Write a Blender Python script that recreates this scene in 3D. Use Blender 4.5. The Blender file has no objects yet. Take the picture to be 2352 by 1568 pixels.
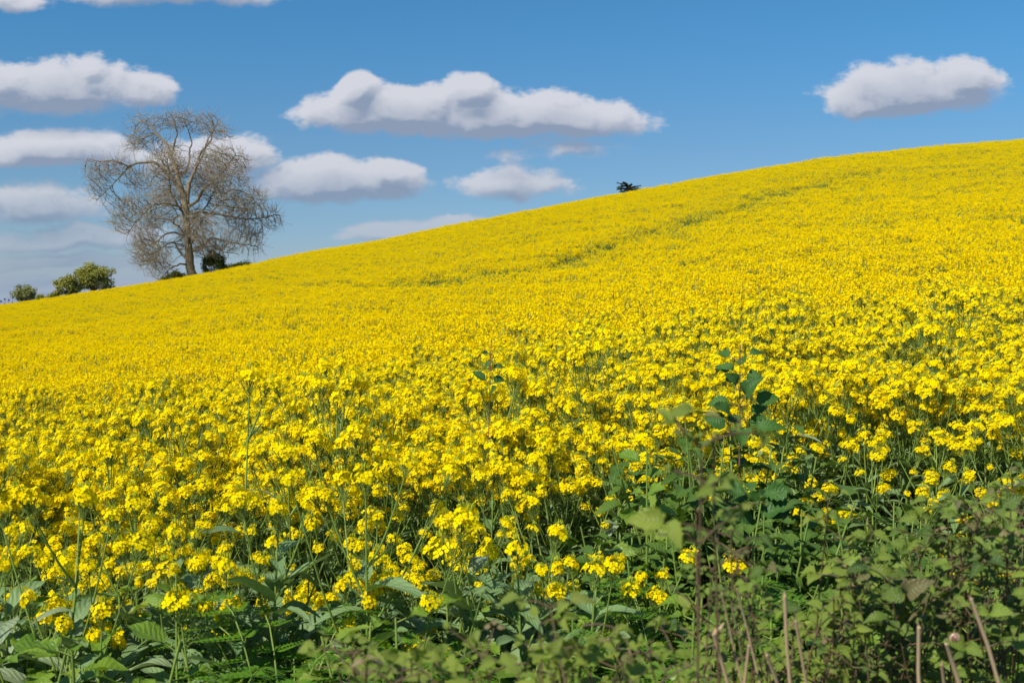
import bpy, math, random
import numpy as np
from mathutils import Vector, Matrix, kdtree
R = math.radians
rng = np.random.default_rng(7)
random.seed(7)
scene = bpy.context.scene
COL = scene.collection

# ------------------------------------------------------------------ camera, sun, sky
CAMZ = 1.8
FPX, UC, VH = 2613.0, 1176.0, 715.0          # focal length, centre column, horizon row (photo at 2352 px wide)
cd = bpy.data.cameras.new('camera'); cam = bpy.data.objects.new('camera', cd); COL.objects.link(cam)
cd.lens = 40; cd.sensor_width = 36; cd.clip_start = .05; cd.clip_end = 9000
cam.location = (0, 0, CAMZ); cam.rotation_euler = (R(90 - 1.51), 0, 0)
cd.dof.use_dof = True; cd.dof.focus_distance = 6.5; cd.dof.aperture_fstop = 9.5
scene.camera = cam
vs = scene.view_settings
vs.view_transform = 'Standard'; vs.look = 'None'; vs.gamma = 1; vs.exposure = 0.3
SUN_EL, SUN_AZ = 44.0, 222.0                  # azimuth clockwise from +y (the view direction)
sd = bpy.data.lights.new('sun', 'SUN'); sun = bpy.data.objects.new('sun', sd); COL.objects.link(sun)
sd.energy = 4.8; sd.angle = R(.5); sd.color = (1, .95, .86)
sdir = Vector((math.sin(R(SUN_AZ)) * math.cos(R(SUN_EL)), math.cos(R(SUN_AZ)) * math.cos(R(SUN_EL)), math.sin(R(SUN_EL))))
sun.rotation_euler = (-sdir).to_track_quat('-Z', 'Y').to_euler()
sun.location = (0, 0, 60)

world = bpy.data.worlds.new('World'); scene.world = world; world.use_nodes = True
try:
    world.cycles.sampling_method = 'MANUAL'; world.cycles.sample_map_resolution = 512
except Exception:
    pass

class NT:
    """tiny helper to write node trees"""
    def __init__(s, t): s.t = t
    def n(s, typ, **kw):
        nd = s.t.nodes.new(typ)
        for k, v in kw.items(): setattr(nd, k, v)
        return nd
    def put(s, sock, v):
        if isinstance(v, bpy.types.NodeSocket): s.t.links.new(v, sock)
        elif v is not None: sock.default_value = v
    def m(s, op, a, b=None, c=None, clamp=False):
        nd = s.n('ShaderNodeMath', operation=op, use_clamp=clamp)
        for i, v in enumerate((a, b, c)):
            if v is not None: s.put(nd.inputs[i], v)
        return nd.outputs[0]
    def v(s, op, a, b=None):
        nd = s.n('ShaderNodeVectorMath', operation=op)
        s.put(nd.inputs[0], a)
        if b is not None: s.put(nd.inputs[1], b)
        return nd.outputs['Value'] if op == 'LENGTH' else nd.outputs[0]
    def mr(s, v, a, b, c=0., d=1., smooth=True):
        nd = s.n('ShaderNodeMapRange'); nd.interpolation_type = 'SMOOTHSTEP' if smooth else 'LINEAR'
        for i, q in enumerate((v, a, b, c, d)): s.put(nd.inputs[i], q)
        return nd.outputs[0]
    def mix(s, f, a, b, blend='MIX'):
        nd = s.n('ShaderNodeMix', data_type='RGBA', blend_type=blend)
        s.put(nd.inputs[0], f); s.put(nd.inputs[6], a); s.put(nd.inputs[7], b)
        return nd.outputs[2]
    def noise(s, vec, scale, detail=2., rough=.5, out=0):
        nd = s.n('ShaderNodeTexNoise')
        if vec is not None: s.put(nd.inputs['Vector'], vec)
        nd.inputs['Scale'].default_value = scale; nd.inputs['Detail'].default_value = detail
        nd.inputs['Roughness'].default_value = rough
        return nd.outputs[out]
    def link(s, a, b): s.t.links.new(a, b)

# clouds of the sky: centre column/row, half width, half height, strength (rows and columns of the sky, thousandths)
CLOUDS = [(150, 222, 235, 92, 1.), (20, 205, 130, 70, .8), (200, 168, 70, 50, .7), (330, 215, 90, 60, .7), (400, -12, 290, 62, .85), (30, 12, 100, 44, .65),
          (120, 358, 235, 66, 1.), (480, 375, 190, 66, .9), (90, 480, 190, 66, .7), (170, 556, 230, 48, .72), (130, 605, 290, 30, .55),
          (920, 276, 275, 84, 1.05), (1130, 282, 190, 80, 1.), (822, 222, 60, 56, .9), (990, 236, 60, 44, .7), (1075, 228, 90, 56, .95), (1270, 284, 250, 76, 1.),
          (765, 428, 235, 72, 1.), (890, 412, 110, 50, .95), (1170, 434, 150, 54, .7), (1280, 345, 130, 50, .34), (1150, 358, 50, 24, .24),
          (2095, 222, 215, 94, 1.), (2190, 190, 120, 66, .85), (1990, 245, 110, 56, .75), (930, 534, 190, 34, .85), (1060, 512, 130, 24, .7), (95, 672, 120, 38, .9),
          (-320, 260, 260, 80, 1.), (2750, 300, 300, 80, 1.), (3300, 480, 350, 80, 1.), (-800, 420, 330, 80, 1.), (640, -300, 420, 110, 1.), (1900, -520, 500, 130, 1.)]

def cloud_group(warp, detail, rough):
    g = bpy.data.node_groups.new('cloud_density', 'ShaderNodeTree'); t = NT(g)
    g.interface.new_socket('P', in_out='INPUT', socket_type='NodeSocketVector')
    g.interface.new_socket('D', in_out='OUTPUT', socket_type='NodeSocketFloat')
    gi = t.n('NodeGroupInput'); go = t.n('NodeGroupOutput')
    P = gi.outputs[0]
    nz = t.noise(P, 7.0, 3, .55, out=1)
    w = t.v('MULTIPLY', t.v('SUBTRACT', nz, (.5, .5, .5)), (.13, .07, 0))
    Q = t.v('ADD', P, w)
    best = None
    for cx, cy, rx, ry, a in CLOUDS:
        # the tiny dependence on the previous cloud keeps the shader compiler working through them one by one
        Qi = Q if best is None else t.v('ADD', Q, t.v('MULTIPLY', best, (1e-6, 0, 0)))
        d = t.v('MULTIPLY', t.v('SUBTRACT', Qi, (cx / 1000, cy / 1000, 0)), (1000 / rx, 1000 / ry, 0))
        sp = t.n('ShaderNodeSeparateXYZ'); t.link(d, sp.inputs[0])
        dn = t.m('MAXIMUM', sp.outputs[1], 0.)
        yy = t.m('MULTIPLY_ADD', dn, .65, sp.outputs[1])
        r2 = t.m('ADD', t.m('MULTIPLY', sp.outputs[0], sp.outputs[0]), t.m('MULTIPLY', yy, yy))
        f = t.m('MULTIPLY', t.m('SUBTRACT', 1., t.m('SQRT', r2)), a)
        best = f if best is None else t.m('SMOOTH_MAX', best, f, .12)
    sc = t.v('MULTIPLY', P, (1., 1.7, 1.))
    n1 = t.m('SUBTRACT', t.noise(sc, 10., detail, rough), .5)
    D = t.m('MULTIPLY_ADD', n1, warp, best)
    t.link(D, go.inputs[0])
    return g

def build_world():
    nt = world.node_tree; nt.nodes.clear(); t = NT(nt)
    out = t.n('ShaderNodeOutputWorld'); bg = t.n('ShaderNodeBackground')
    t.link(bg.outputs[0], out.inputs[0])
    sky = t.n('ShaderNodeTexSky'); sky.sky_type = 'NISHITA'; sky.sun_disc = False
    sky.sun_elevation = R(SUN_EL); sky.sun_rotation = R(SUN_AZ)
    sky.altitude = 600; sky.air_density = 1.0; sky.dust_density = .25; sky.ozone_density = 3.0
    tc = t.n('ShaderNodeTexCoord')
    sp = t.n('ShaderNodeSeparateXYZ'); t.link(tc.outputs['Generated'], sp.inputs[0])
    ya = t.m('MAXIMUM', t.m('ABSOLUTE', sp.outputs[1]), .06)
    u = t.m('MULTIPLY_ADD', t.m('DIVIDE', sp.outputs[0], ya), FPX / 1000, UC / 1000)
    v = t.m('MULTIPLY_ADD', t.m('DIVIDE', sp.outputs[2], ya), -FPX / 1000, VH / 1000)
    cb = t.n('ShaderNodeCombineXYZ'); t.link(u, cb.inputs[0]); t.link(v, cb.inputs[1])
    P = cb.outputs[0]
    g1 = cloud_group(.86, 10., .66)
    g2 = cloud_group(.34, 2., .5)
    def dens(g, vec):
        nd = t.n('ShaderNodeGroup'); nd.node_tree = g; t.link(vec, nd.inputs[0]); return nd.outputs[0]
    D = dens(g1, P)
    Dup = dens(g1, t.v('ADD', P, (-.013, -.019, 0)))
    Dbig = dens(g2, t.v('ADD', P, (-.012, -.046, 0)))
    # the tops are crisp, the undersides fray; grey grows with the cloud that lies above
    under = t.mr(Dbig, -.12, .85, smooth=False)
    alpha = t.mr(D, -.03, t.mr(under, .05, .6, .22, .42, smooth=False))
    lit = t.mr(t.m('SUBTRACT', D, Dup), -.22, .20)
    shade = t.m('ADD', t.m('MULTIPLY', under, .95), t.m('MULTIPLY', t.m('SUBTRACT', 1., lit), .46), clamp=True)
    far = t.mr(v, .30, .72)                       # lower clouds are farther: flatter and bluer
    white = t.mix(far, (.55, .56, .61, 1), (.29, .35, .44, 1))
    grey = t.mix(far, (.22, .27, .37, 1), (.17, .24, .35, 1))
    ccol = t.mix(shade, white, grey)
    # sky strength .1; cloud radiance divided by the same strength
    S = .1
    el = t.m('SUBTRACT', .715, v)                 # height above the horizon; clear deep blue air overhead, paler low down
    g_ = t.mix(t.mr(el, .03, .30), (.50, .52, .66, 1), (.47, .61, .71, 1))
    g_ = t.mix(t.mr(el, .25, .70), g_, (.34, .72, .88, 1))
    g_ = t.mix(t.mr(el, .13, -.02), g_, (.36, .44, .86, 1))
    tint = t.mix(1., sky.outputs[0], g_, 'MULTIPLY')
    cc = t.v('MULTIPLY', ccol, (1 / S, 1 / S, 1 / S))
    al = t.m('MULTIPLY', alpha, t.mr(far, 0., 1., .95, .66))
    col = t.mix(al, tint, cc)
    t.link(col, bg.inputs[0]); bg.inputs[1].default_value = S
build_world()

# ------------------------------------------------------------------ mesh helpers
class MB:
    """collects batches of faces; every vertex has an attribute lc = (across, along, random)"""
    def __init__(s): s.V = []; s.F = {3: [], 4: []}; s.A = []; s.M = {3: [], 4: []}; s.n = 0
    def add(s, V, F, A, mat=0):
        V = np.asarray(V, float).reshape(-1, 3); F = np.asarray(F, int); A = np.asarray(A, float).reshape(-1, 3)
        k = F.shape[1]
        s.F[k].append(F + s.n); s.M[k].append(np.full(len(F), mat) if np.isscalar(mat) else mat)
        s.V.append(V); s.A.append(A); s.n += len(V)
    def merge(s, o, M=None, matmap=None, rnd=None):
        """append another MB, transformed by the 4x4 matrix M"""
        V = np.concatenate(o.V); A = np.concatenate(o.A)
        if M is not None:
            M = np.array(M); V = V @ M[:3, :3].T + M[:3, 3]
        if rnd is not None: A = A.copy(); A[:, 2] = (A[:, 2] + rnd) % 1
        b = s.n; s.V.append(V); s.A.append(A); s.n += len(V)
        for k in (3, 4):
            for F, m in zip(o.F[k], o.M[k]):
                s.F[k].append(F + b); s.M[k].append(m if matmap is None else np.array(matmap)[m])
    def mesh(s, name, mats, smooth=False):
        me = bpy.data.meshes.new(name)
        V = np.concatenate(s.V); A = np.concatenate(s.A)
        T = np.concatenate(s.F[3]) if s.F[3] else np.zeros((0, 3), int)
        Q = np.concatenate(s.F[4]) if s.F[4] else np.zeros((0, 4), int)
        m = np.concatenate([np.concatenate(s.M[k]) if s.M[k] else np.zeros(0, int) for k in (3, 4)])
        me.vertices.add(len(V)); me.vertices.foreach_set('co', V.astype(np.float32).ravel())
        me.loops.add(T.size + Q.size); me.loops.foreach_set('vertex_index', np.concatenate([T.ravel(), Q.ravel()]).astype(np.int32))
        nf = len(T) + len(Q); me.polygons.add(nf)
        ls = np.concatenate([np.arange(len(T)) * 3, T.size + np.arange(len(Q)) * 4]).astype(np.int32)
        me.polygons.foreach_set('loop_start', ls)
        me.polygons.foreach_set('material_index', m.astype(np.int32))
        if smooth: me.polygons.foreach_set('use_smooth', np.ones(nf, bool))
        for q in mats: me.materials.append(q)
        at = me.attributes.new('lc', 'FLOAT_VECTOR', 'POINT'); at.data.foreach_set('vector', A.astype(np.float32).ravel())
        me.update(calc_edges=True); me.validate()
        return me
    def obj(s, name, mats, parent=None, smooth=False, loc=None):
        o = bpy.data.objects.new(name, s.mesh(name, mats, smooth)); COL.objects.link(o)
        if parent is not None: o.parent = parent
        if loc is not None: o.location = loc
        return o

def unit(v): return v / np.maximum(np.linalg.norm(v, axis=-1, keepdims=True), 1e-9)
def tubes(mb, P, Rd, sides=4, mat=0, rnd=None):
    """N tubes of K points: P (N,K,3), Rd (N,K)"""
    P = np.asarray(P, float); Rd = np.asarray(Rd, float)
    if P.ndim == 2: P = P[None]; Rd = Rd[None]
    N, K, _ = P.shape
    T = unit(np.gradient(P, axis=1))
    ref = np.where(np.abs(T[:, :1, 2:3]) > .8, np.array([1., 0, 0]), np.array([0, 0, 1.]))
    X = unit(np.cross(T, np.broadcast_to(ref, T.shape))); Y = np.cross(T, X)
    a = np.arange(sides) / sides * 2 * math.pi
    V = P[:, :, None] + (X[:, :, None] * np.cos(a)[:, None] + Y[:, :, None] * np.sin(a)[:, None]) * Rd[:, :, None, None]
    idx = np.arange(N * K * sides).reshape(N, K, sides)
    n2 = np.roll(idx, -1, axis=2)
    F = np.stack([idx[:, :-1], n2[:, :-1], n2[:, 1:], idx[:, 1:]], -1).reshape(-1, 4)
    A = np.zeros(V.shape); A[..., 0] = (np.arange(sides) / sides)[None, None]; A[..., 1] = np.linspace(0, 1, K)[None, :, None]
    A[..., 2] = (rng.random(N) if rnd is None else np.broadcast_to(rnd, N))[:, None, None]
    mb.add(V, F, A, mat)

def smooth_path(pts, n):
    """Catmull-Rom through pts -> n points"""
    p = np.asarray(pts, float); k = len(p)
    p = np.vstack([2 * p[0] - p[1], p, 2 * p[-1] - p[-2]])
    out = []
    for t in np.linspace(0, k - 1 - 1e-6, n):
        i = int(t); f = t - i; a, b, c, d = p[i:i + 4]
        out.append(.5 * ((2 * b) + (-a + c) * f + (2 * a - 5 * b + 4 * c - d) * f * f + (-a + 3 * b - 3 * c + d) * f ** 3))
    return np.array(out)

COLS = np.array([-1, -.55, 0, .55, 1.])
def leaf(mb, base, d, up, L, W, kind='lance', droop=.3, fold=.25, mat=0, rnd=None, rows=11):
    d = np.asarray(d, float); d = d / np.linalg.norm(d)
    up = np.asarray(up, float); up = up - d * np.dot(up, d); nn = np.linalg.norm(up)
    up = up / nn if nn > 1e-6 else np.array([1., 0, 0])
    side = np.cross(d, up)
    t = np.linspace(0, 1, rows); k = np.arange(rows)
    if kind == 'lance': w = np.sin(np.pi * t ** .8) ** .75 * (1 + .05 * (-1.) ** k)
    elif kind == 'ovate': w = np.sin(np.pi * t ** .72) ** .8 * (1 + .10 * (-1.) ** k)
    elif kind == 'lobed': w = np.sin(np.pi * np.clip(t, 0, 1) ** 1.25) ** .7 * (1 + .17 * (-1.) ** k + .1 * rng.standard_normal(rows)); w[:2] += .05
    else: w = np.sin(np.pi * t) ** .6
    w = np.clip(w, .015, None); w[-1] = .01
    s = COLS[None, :]
    ph = rng.random() * 6; tw = rng.uniform(-.5, .5); fold = fold * .7
    wav = .10 if kind in ('lobed',) else .05
    zl = -droop * L * t[:, None] ** 2 + fold * np.abs(s) * w[:, None] * W + wav * W * np.sin(t[:, None] * 9 + ph + s * 1.3) * np.abs(s)
    sx = s * w[:, None] * W * .5
    ca, sa = np.cos(tw * t)[:, None], np.sin(tw * t)[:, None]
    sy, zz = sx * ca - (zl + droop * L * t[:, None] ** 2) * sa, sx * sa + zl
    xl = L * t[:, None] * (1 - .25 * abs(droop) * t[:, None]) + .05 * L * (1 - np.abs(s)) * np.ones((rows, 1)) * (-1 if kind == 'lobed' else 0)
    V = np.asarray(base) + xl[..., None] * d + sy[..., None] * side + zz[..., None] * up
    idx = np.arange(rows * 5).reshape(rows, 5)
    F = np.stack([idx[:-1, :-1], idx[:-1, 1:], idx[1:, 1:], idx[1:, :-1]], -1).reshape(-1, 4)
    A = np.zeros((rows, 5, 3)); A[..., 0] = s; A[..., 1] = t[:, None]; A[..., 2] = rng.random() if rnd is None else rnd
    mb.add(V, F, A, mat)

def tag(o, label=None, cat=None, group=None, kind=None):
    if label: o['label'] = label
    if cat: o['category'] = cat
    if group: o['group'] = group
    if kind: o['kind'] = kind
    return o
def empty(name, loc, label, cat, group=None, rz=0.):
    o = bpy.data.objects.new(name, None); COL.objects.link(o); o.location = loc; o.rotation_euler = (0, 0, rz)
    o.empty_display_size = .1
    return tag(o, label, cat, group)
def copy_tree(o, parent=None):
    c = o.copy(); COL.objects.link(c); c.parent = parent
    for ch in o.children: copy_tree(ch, c)
    return c
def at(u, v, y):
    """the point at depth y seen at photo column u, row v"""
    return np.array([(u - UC) / FPX * y, y, CAMZ + (VH - v) / FPX * y])

# ------------------------------------------------------------------ materials
def veg_mat(name, c1, c2, c3=None, trans=.35, rough=.5, veins=0., vein_col=(.3, .4, .2, 1), spec=.35, tip=None, patch=0.):
    m = bpy.data.materials.new(name); m.use_nodes = True; nt = m.node_tree; nt.nodes.clear(); t = NT(nt)
    out = t.n('ShaderNodeOutputMaterial')
    at_ = t.n('ShaderNodeAttribute', attribute_name='lc'); sp = t.n('ShaderNodeSeparateXYZ'); t.link(at_.outputs['Vector'], sp.inputs[0])
    oi = t.n('ShaderNodeObjectInfo')
    r = t.m('FRACT', t.m('ADD', sp.outputs[2], t.m('MULTIPLY', oi.outputs['Random'], 3.7)))
    col = t.mix(r, (*c1, 1), (*c2, 1))
    if c3: col = t.mix(t.mr(t.m('FRACT', t.m('MULTIPLY', r, 7.3)), .82, .96), col, (*c3, 1))
    if tip: col = t.mix(t.mr(sp.outputs[1], .3, 0.), col, (*tip, 1))
    if patch:
        geo = t.n('ShaderNodeNewGeometry')
        nz = t.noise(geo.outputs['Position'], patch, 2.)
        col = t.mix(t.mr(nz, .35, .7, 0., .5), col, (*c2, 1))
    bs = t.n('ShaderNodeBsdfPrincipled')
    if veins:
        mid = t.mr(t.m('ABSOLUTE', sp.outputs[0]), .03, .12, 1., 0.)
        wv = t.m('SINE', t.m('ADD', t.m('MULTIPLY', sp.outputs[1], 46.), t.m('MULTIPLY', t.m('ABSOLUTE', sp.outputs[0]), -13.)))
        vn = t.m('MAXIMUM', mid, t.m('MULTIPLY', t.mr(wv, .78, 1.), .6))
        col = t.mix(t.m('MULTIPLY', vn, veins), col, vein_col)
        bp = t.n('ShaderNodeBump'); bp.inputs['Strength'].default_value = .5; bp.inputs['Distance'].default_value = .004
        nz2 = t.noise(at_.outputs['Vector'], 7., 2.)
        t.link(t.m('ADD', t.m('MULTIPLY', wv, -.3), nz2), bp.inputs['Height']); t.link(bp.outputs[0], bs.inputs['Normal'])
    t.link(col, bs.inputs['Base Color']); bs.inputs['Roughness'].default_value = rough
    bs.inputs['Specular IOR Level'].default_value = spec
    if trans:
        tr = t.n('ShaderNodeBsdfTranslucent'); t.link(t.mix(1., col, (1.15, 1.15, .6, 1), 'MULTIPLY'), tr.inputs[0])
        mx = t.n('ShaderNodeMixShader'); mx.inputs[0].default_value = trans
        t.link(bs.outputs[0], mx.inputs[1]); t.link(tr.outputs[0], mx.inputs[2]); t.link(mx.outputs[0], out.inputs[0])
    else:
        t.link(bs.outputs[0], out.inputs[0])
    return m
PETAL = veg_mat('rape_petal', (.93, .71, .001), (.96, .78, .003), (.88, .62, .001), trans=.33, rough=.9, spec=.03)
BUD = veg_mat('rape_bud', (.55, .55, .02), (.40, .48, .03), trans=.1)
STEM = veg_mat('rape_stem', (.24, .32, .06), (.16, .25, .045), trans=.12, rough=.5)
GLAUC = veg_mat('rape_leaf', (.15, .25, .075), (.21, .31, .12), (.28, .35, .19), trans=.25, rough=.5, veins=.7, vein_col=(.26, .36, .2, 1))
WEEDL = veg_mat('weed_leaf', (.14, .25, .018), (.21, .32, .025), (.25, .33, .04), trans=.35, rough=.38, veins=.45, vein_col=(.2, .34, .08, 1), spec=.5)
DARKL = veg_mat('dark_leaf', (.045, .115, .025), (.07, .16, .03), trans=.25, rough=.4, veins=.4, vein_col=(.10, .17, .06, 1), spec=.18)
FERN = veg_mat('fern_leaf', (.10, .24, .015), (.15, .30, .02), trans=.4, rough=.5)
BRAM = veg_mat('bramble_leaf', (.17, .24, .025), (.26, .33, .04), (.21, .20, .06), trans=.35, rough=.45, veins=.5, vein_col=(.26, .3, .1, 1), spec=.4)
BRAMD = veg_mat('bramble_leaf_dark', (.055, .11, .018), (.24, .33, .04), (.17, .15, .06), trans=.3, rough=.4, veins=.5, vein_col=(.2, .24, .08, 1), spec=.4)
CANE = veg_mat('bramble_cane', (.09, .05, .03), (.13, .09, .04), (.11, .13, .04), trans=0, rough=.5)
REDSTEM = veg_mat('red_stem', (.20, .06, .05), (.16, .10, .06), trans=0, rough=.5)
STRAW = veg_mat('dry_stalk', (.52, .38, .22), (.44, .30, .17), trans=0, rough=.7, tip=(.34, .22, .13))
DEADL = veg_mat('dead_leaf', (.24, .19, .09), (.17, .12, .06), trans=.2, rough=.7)
BARK = veg_mat('bark', (.25, .20, .125), (.18, .135, .085), trans=0, rough=.9, patch=.8)
TWIG = veg_mat('twig', (.37, .32, .23), (.27, .22, .16), (.44, .38, .28), trans=0, rough=.9)
OAKL = veg_mat('oak_leaf', (.27, .27, .04), (.34, .32, .06), (.22, .24, .05), trans=.25, rough=.6)
CEDL = veg_mat('cedar_needles', (.022, .035, .016), (.035, .045, .022), trans=.05, rough=.7)
BUSHL = veg_mat('bush_leaf', (.10, .14, .025), (.17, .20, .04), trans=.2, rough=.6)
HEDGEL = veg_mat('rough_grass', (.17, .20, .015), (.28, .28, .02), trans=.3, rough=.6)

# ------------------------------------------------------------------ terrain
SK = np.array([(-1400, 830), (-600, 770), (0, 700), (130, 682), (300, 657), (440, 634), (600, 601), (700, 580), (900, 547), (1000, 525), (1200, 485), (1400, 448),
               (1500, 432), (1700, 393), (1900, 362), (2100, 340), (2352, 320), (2900, 290), (4000, 270)], float)
_u = np.arange(-1400, 4000, 10.); _s = np.interp(_u, SK[:, 0], SK[:, 1])
_k = np.exp(-.5 * (np.arange(-12, 13) / 5.) ** 2); _k /= _k.sum()
_s = np.convolve(np.pad(_s, 12, mode='edge'), _k, 'valid')
HT = np.array([(3.3, 663), (5, 510), (7.3, 413), (12, 325), (18, 263), (26, 208), (36, 158), (50, 104), (70, 56), (95, 20), (120, 4), (140, 0), (155, 9), (200, 71),
               (300, 150), (600, 228), (1500, 330), (5000, 380)], float)
_ly = np.linspace(math.log(3.3), math.log(5000), 400); _h = np.interp(_ly, np.log(HT[:, 0]), HT[:, 1])
_k2 = np.exp(-.5 * (np.arange(-9, 10) / 4.) ** 2); _k2 /= _k2.sum()
_h2 = np.convolve(np.pad(_h, 9, mode='edge'), _k2, 'valid'); _h2[:12] = _h[:12]
def ground_z(x, y):
    x = np.asarray(x, float); y = np.asarray(y, float)
    yy = np.maximum(y, 3.3)
    u = np.clip(UC + FPX * x / yy, -1300, 3900)
    S = np.interp(u, _u, _s); h = np.interp(np.log(yy), _ly, _h2)
    A = 1 + .18 * np.clip((u - UC) / UC, -1.3, 1.3)
    z = CAMZ + yy * ((VH - S) - A * h) / FPX - 1.27
    far = np.clip((yy - 500) / 1500, 0, 1)
    return z * (1 - far) + far * -30.
def gz(x, y): return float(ground_z(x, y))

def build_ground():
    ys = np.concatenate([np.linspace(-40, 3, 20), np.exp(np.linspace(math.log(3.3), math.log(6000), 170))])
    rs = np.concatenate([-np.geomspace(3, .62, 12), np.linspace(-.6, .6, 121), np.geomspace(.62, 3, 12)])
    Y = np.repeat(ys[:, None], len(rs), 1); X = rs[None, :] * np.maximum(Y, 12.)
    Z = ground_z(X, Y)
    mb = MB(); idx = np.arange(Y.size).reshape(Y.shape)
    F = np.stack([idx[:-1, :-1], idx[:-1, 1:], idx[1:, 1:], idx[1:, :-1]], -1).reshape(-1, 4)
    mb.add(np.stack([X, Y, Z], -1), F, np.zeros((Y.size, 3)))
    m = bpy.data.materials.new('field_soil'); m.use_nodes = True; t = NT(m.node_tree); bs = m.node_tree.nodes['Principled BSDF']
    geo = t.n('ShaderNodeNewGeometry'); nz = t.noise(geo.outputs['Position'], 3., 6., .65)
    t.link(t.mix(t.mr(nz, .35, .65), (.02, .028, .008, 1), (.05, .04, .02, 1)), bs.inputs['Base Color']); bs.inputs['Roughness'].default_value = .95
    bp = t.n('ShaderNodeBump'); bp.inputs['Strength'].default_value = .8; t.link(nz, bp.inputs['Height']); t.link(bp.outputs[0], bs.inputs['Normal'])
    o = mb.obj('ground', [m], smooth=True); tag(o, kind='structure')
build_ground()

# ------------------------------------------------------------------ oilseed rape
MATS = [STEM, GLAUC, PETAL, BUD]
def flower_head(n=24, Rr=.026, H=.03, seed=0):
    """one raceme: a dome of four-petalled flowers round a knot of buds, pods below; origin at the foot of the dome"""
    mb = MB(); i = np.arange(n); ph = i * 2.39996 + seed
    q = np.sqrt((i + 2.5) / (n + 2.5)) * 1.12
    th = q * 1.5
    dirs = np.stack([np.sin(th) * np.cos(ph), np.sin(th) * np.sin(ph), np.cos(th)], -1)
    C = dirs * np.array([Rr, Rr, H]) * (1 + .16 * rng.standard_normal(n))[:, None] + np.array([0, 0, -.012])
    tilt = unit(dirs + .35 * rng.standard_normal((n, 3)) + np.array([0, 0, .25]))
    X = unit(np.cross(tilt, rng.standard_normal((n, 3)))); Y = np.cross(tilt, X)
    L = .0088 * (1 + .15 * rng.standard_normal(n))
    tv = np.array([(.12, -.10, 0), (.12, .10, 0), (.72, .52, .22), (.72, -.52, .22), (1.12, -.26, .12), (1.12, .26, .12)])
    V = []; A = []
    for k in range(4):
        a = k * math.pi / 2; ca, sa = math.cos(a), math.sin(a)
        px = tv[:, 0] * ca - tv[:, 1] * sa; py = tv[:, 0] * sa + tv[:, 1] * ca
        P = C[:, None] + L[:, None, None] * (px[None, :, None] * X[:, None] + py[None, :, None] * Y[:, None] + tv[:, 2][None, :, None] * tilt[:, None])
        V.append(P); aa = np.zeros(P.shape); aa[..., 1] = tv[:, 0]; aa[..., 2] = rng.random(n)[:, None]; A.append(aa)
    V = np.stack(V, 1); A = np.stack(A, 1)
    b = np.arange(n * 4)[:, None] * 6
    mb.add(V, np.concatenate([b + np.array([0, 3, 2, 1]), b + np.array([3, 4, 5, 2])]), A, 2)
    foot = np.stack([np.zeros(n), np.zeros(n), -.03 - q * .03], -1)
    tubes(mb, np.stack([foot, (foot + C) / 2 + [0, 0, -.004], C], 1), np.full((n, 3), .0007), 3, 0)
    nb = 9; pb = np.arange(nb) * 2.4
    bc = np.stack([np.cos(pb) * .005 * np.sqrt(np.arange(nb) / 2), np.sin(pb) * .005 * np.sqrt(np.arange(nb) / 2), np.full(nb, H * .92) - np.arange(nb) * .0008], -1)
    tubes(mb, np.stack([bc - [0, 0, .004], bc, bc + [0, 0, .006]], 1), np.tile([.001, .0022, .0005], (nb, 1)), 4, 3)
    tubes(mb, np.array([[0, 0, -.09], [0, 0, -.03], [0, 0, .02]]), np.array([.0022, .0018, .001]), 4, 0)
    npod = rng.integers(4, 10); pp = rng.random(npod) * 6.28; hz = -.04 - rng.random(npod) * .12
    f = np.stack([np.zeros(npod), np.zeros(npod), hz], -1)
    o = np.stack([np.cos(pp), np.sin(pp), np.full(npod, .6)], -1)
    ln = (.02 + .035 * rng.random(npod))[:, None]
    tubes(mb, np.stack([f, f + o * ln * .5, f + o * ln + np.array([0, 0, 1]) * ln * .3], 1), np.tile([.0007, .0012, .0006], (npod, 1)), 3, 0)
    return mb
HEADS = [flower_head(int(rng.integers(16, 30)), rng.uniform(.021, .029), rng.uniform(.022, .038), k) for k in range(8)]
HEAD_ME = [h.mesh('flower_head', MATS) for h in HEADS]

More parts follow.
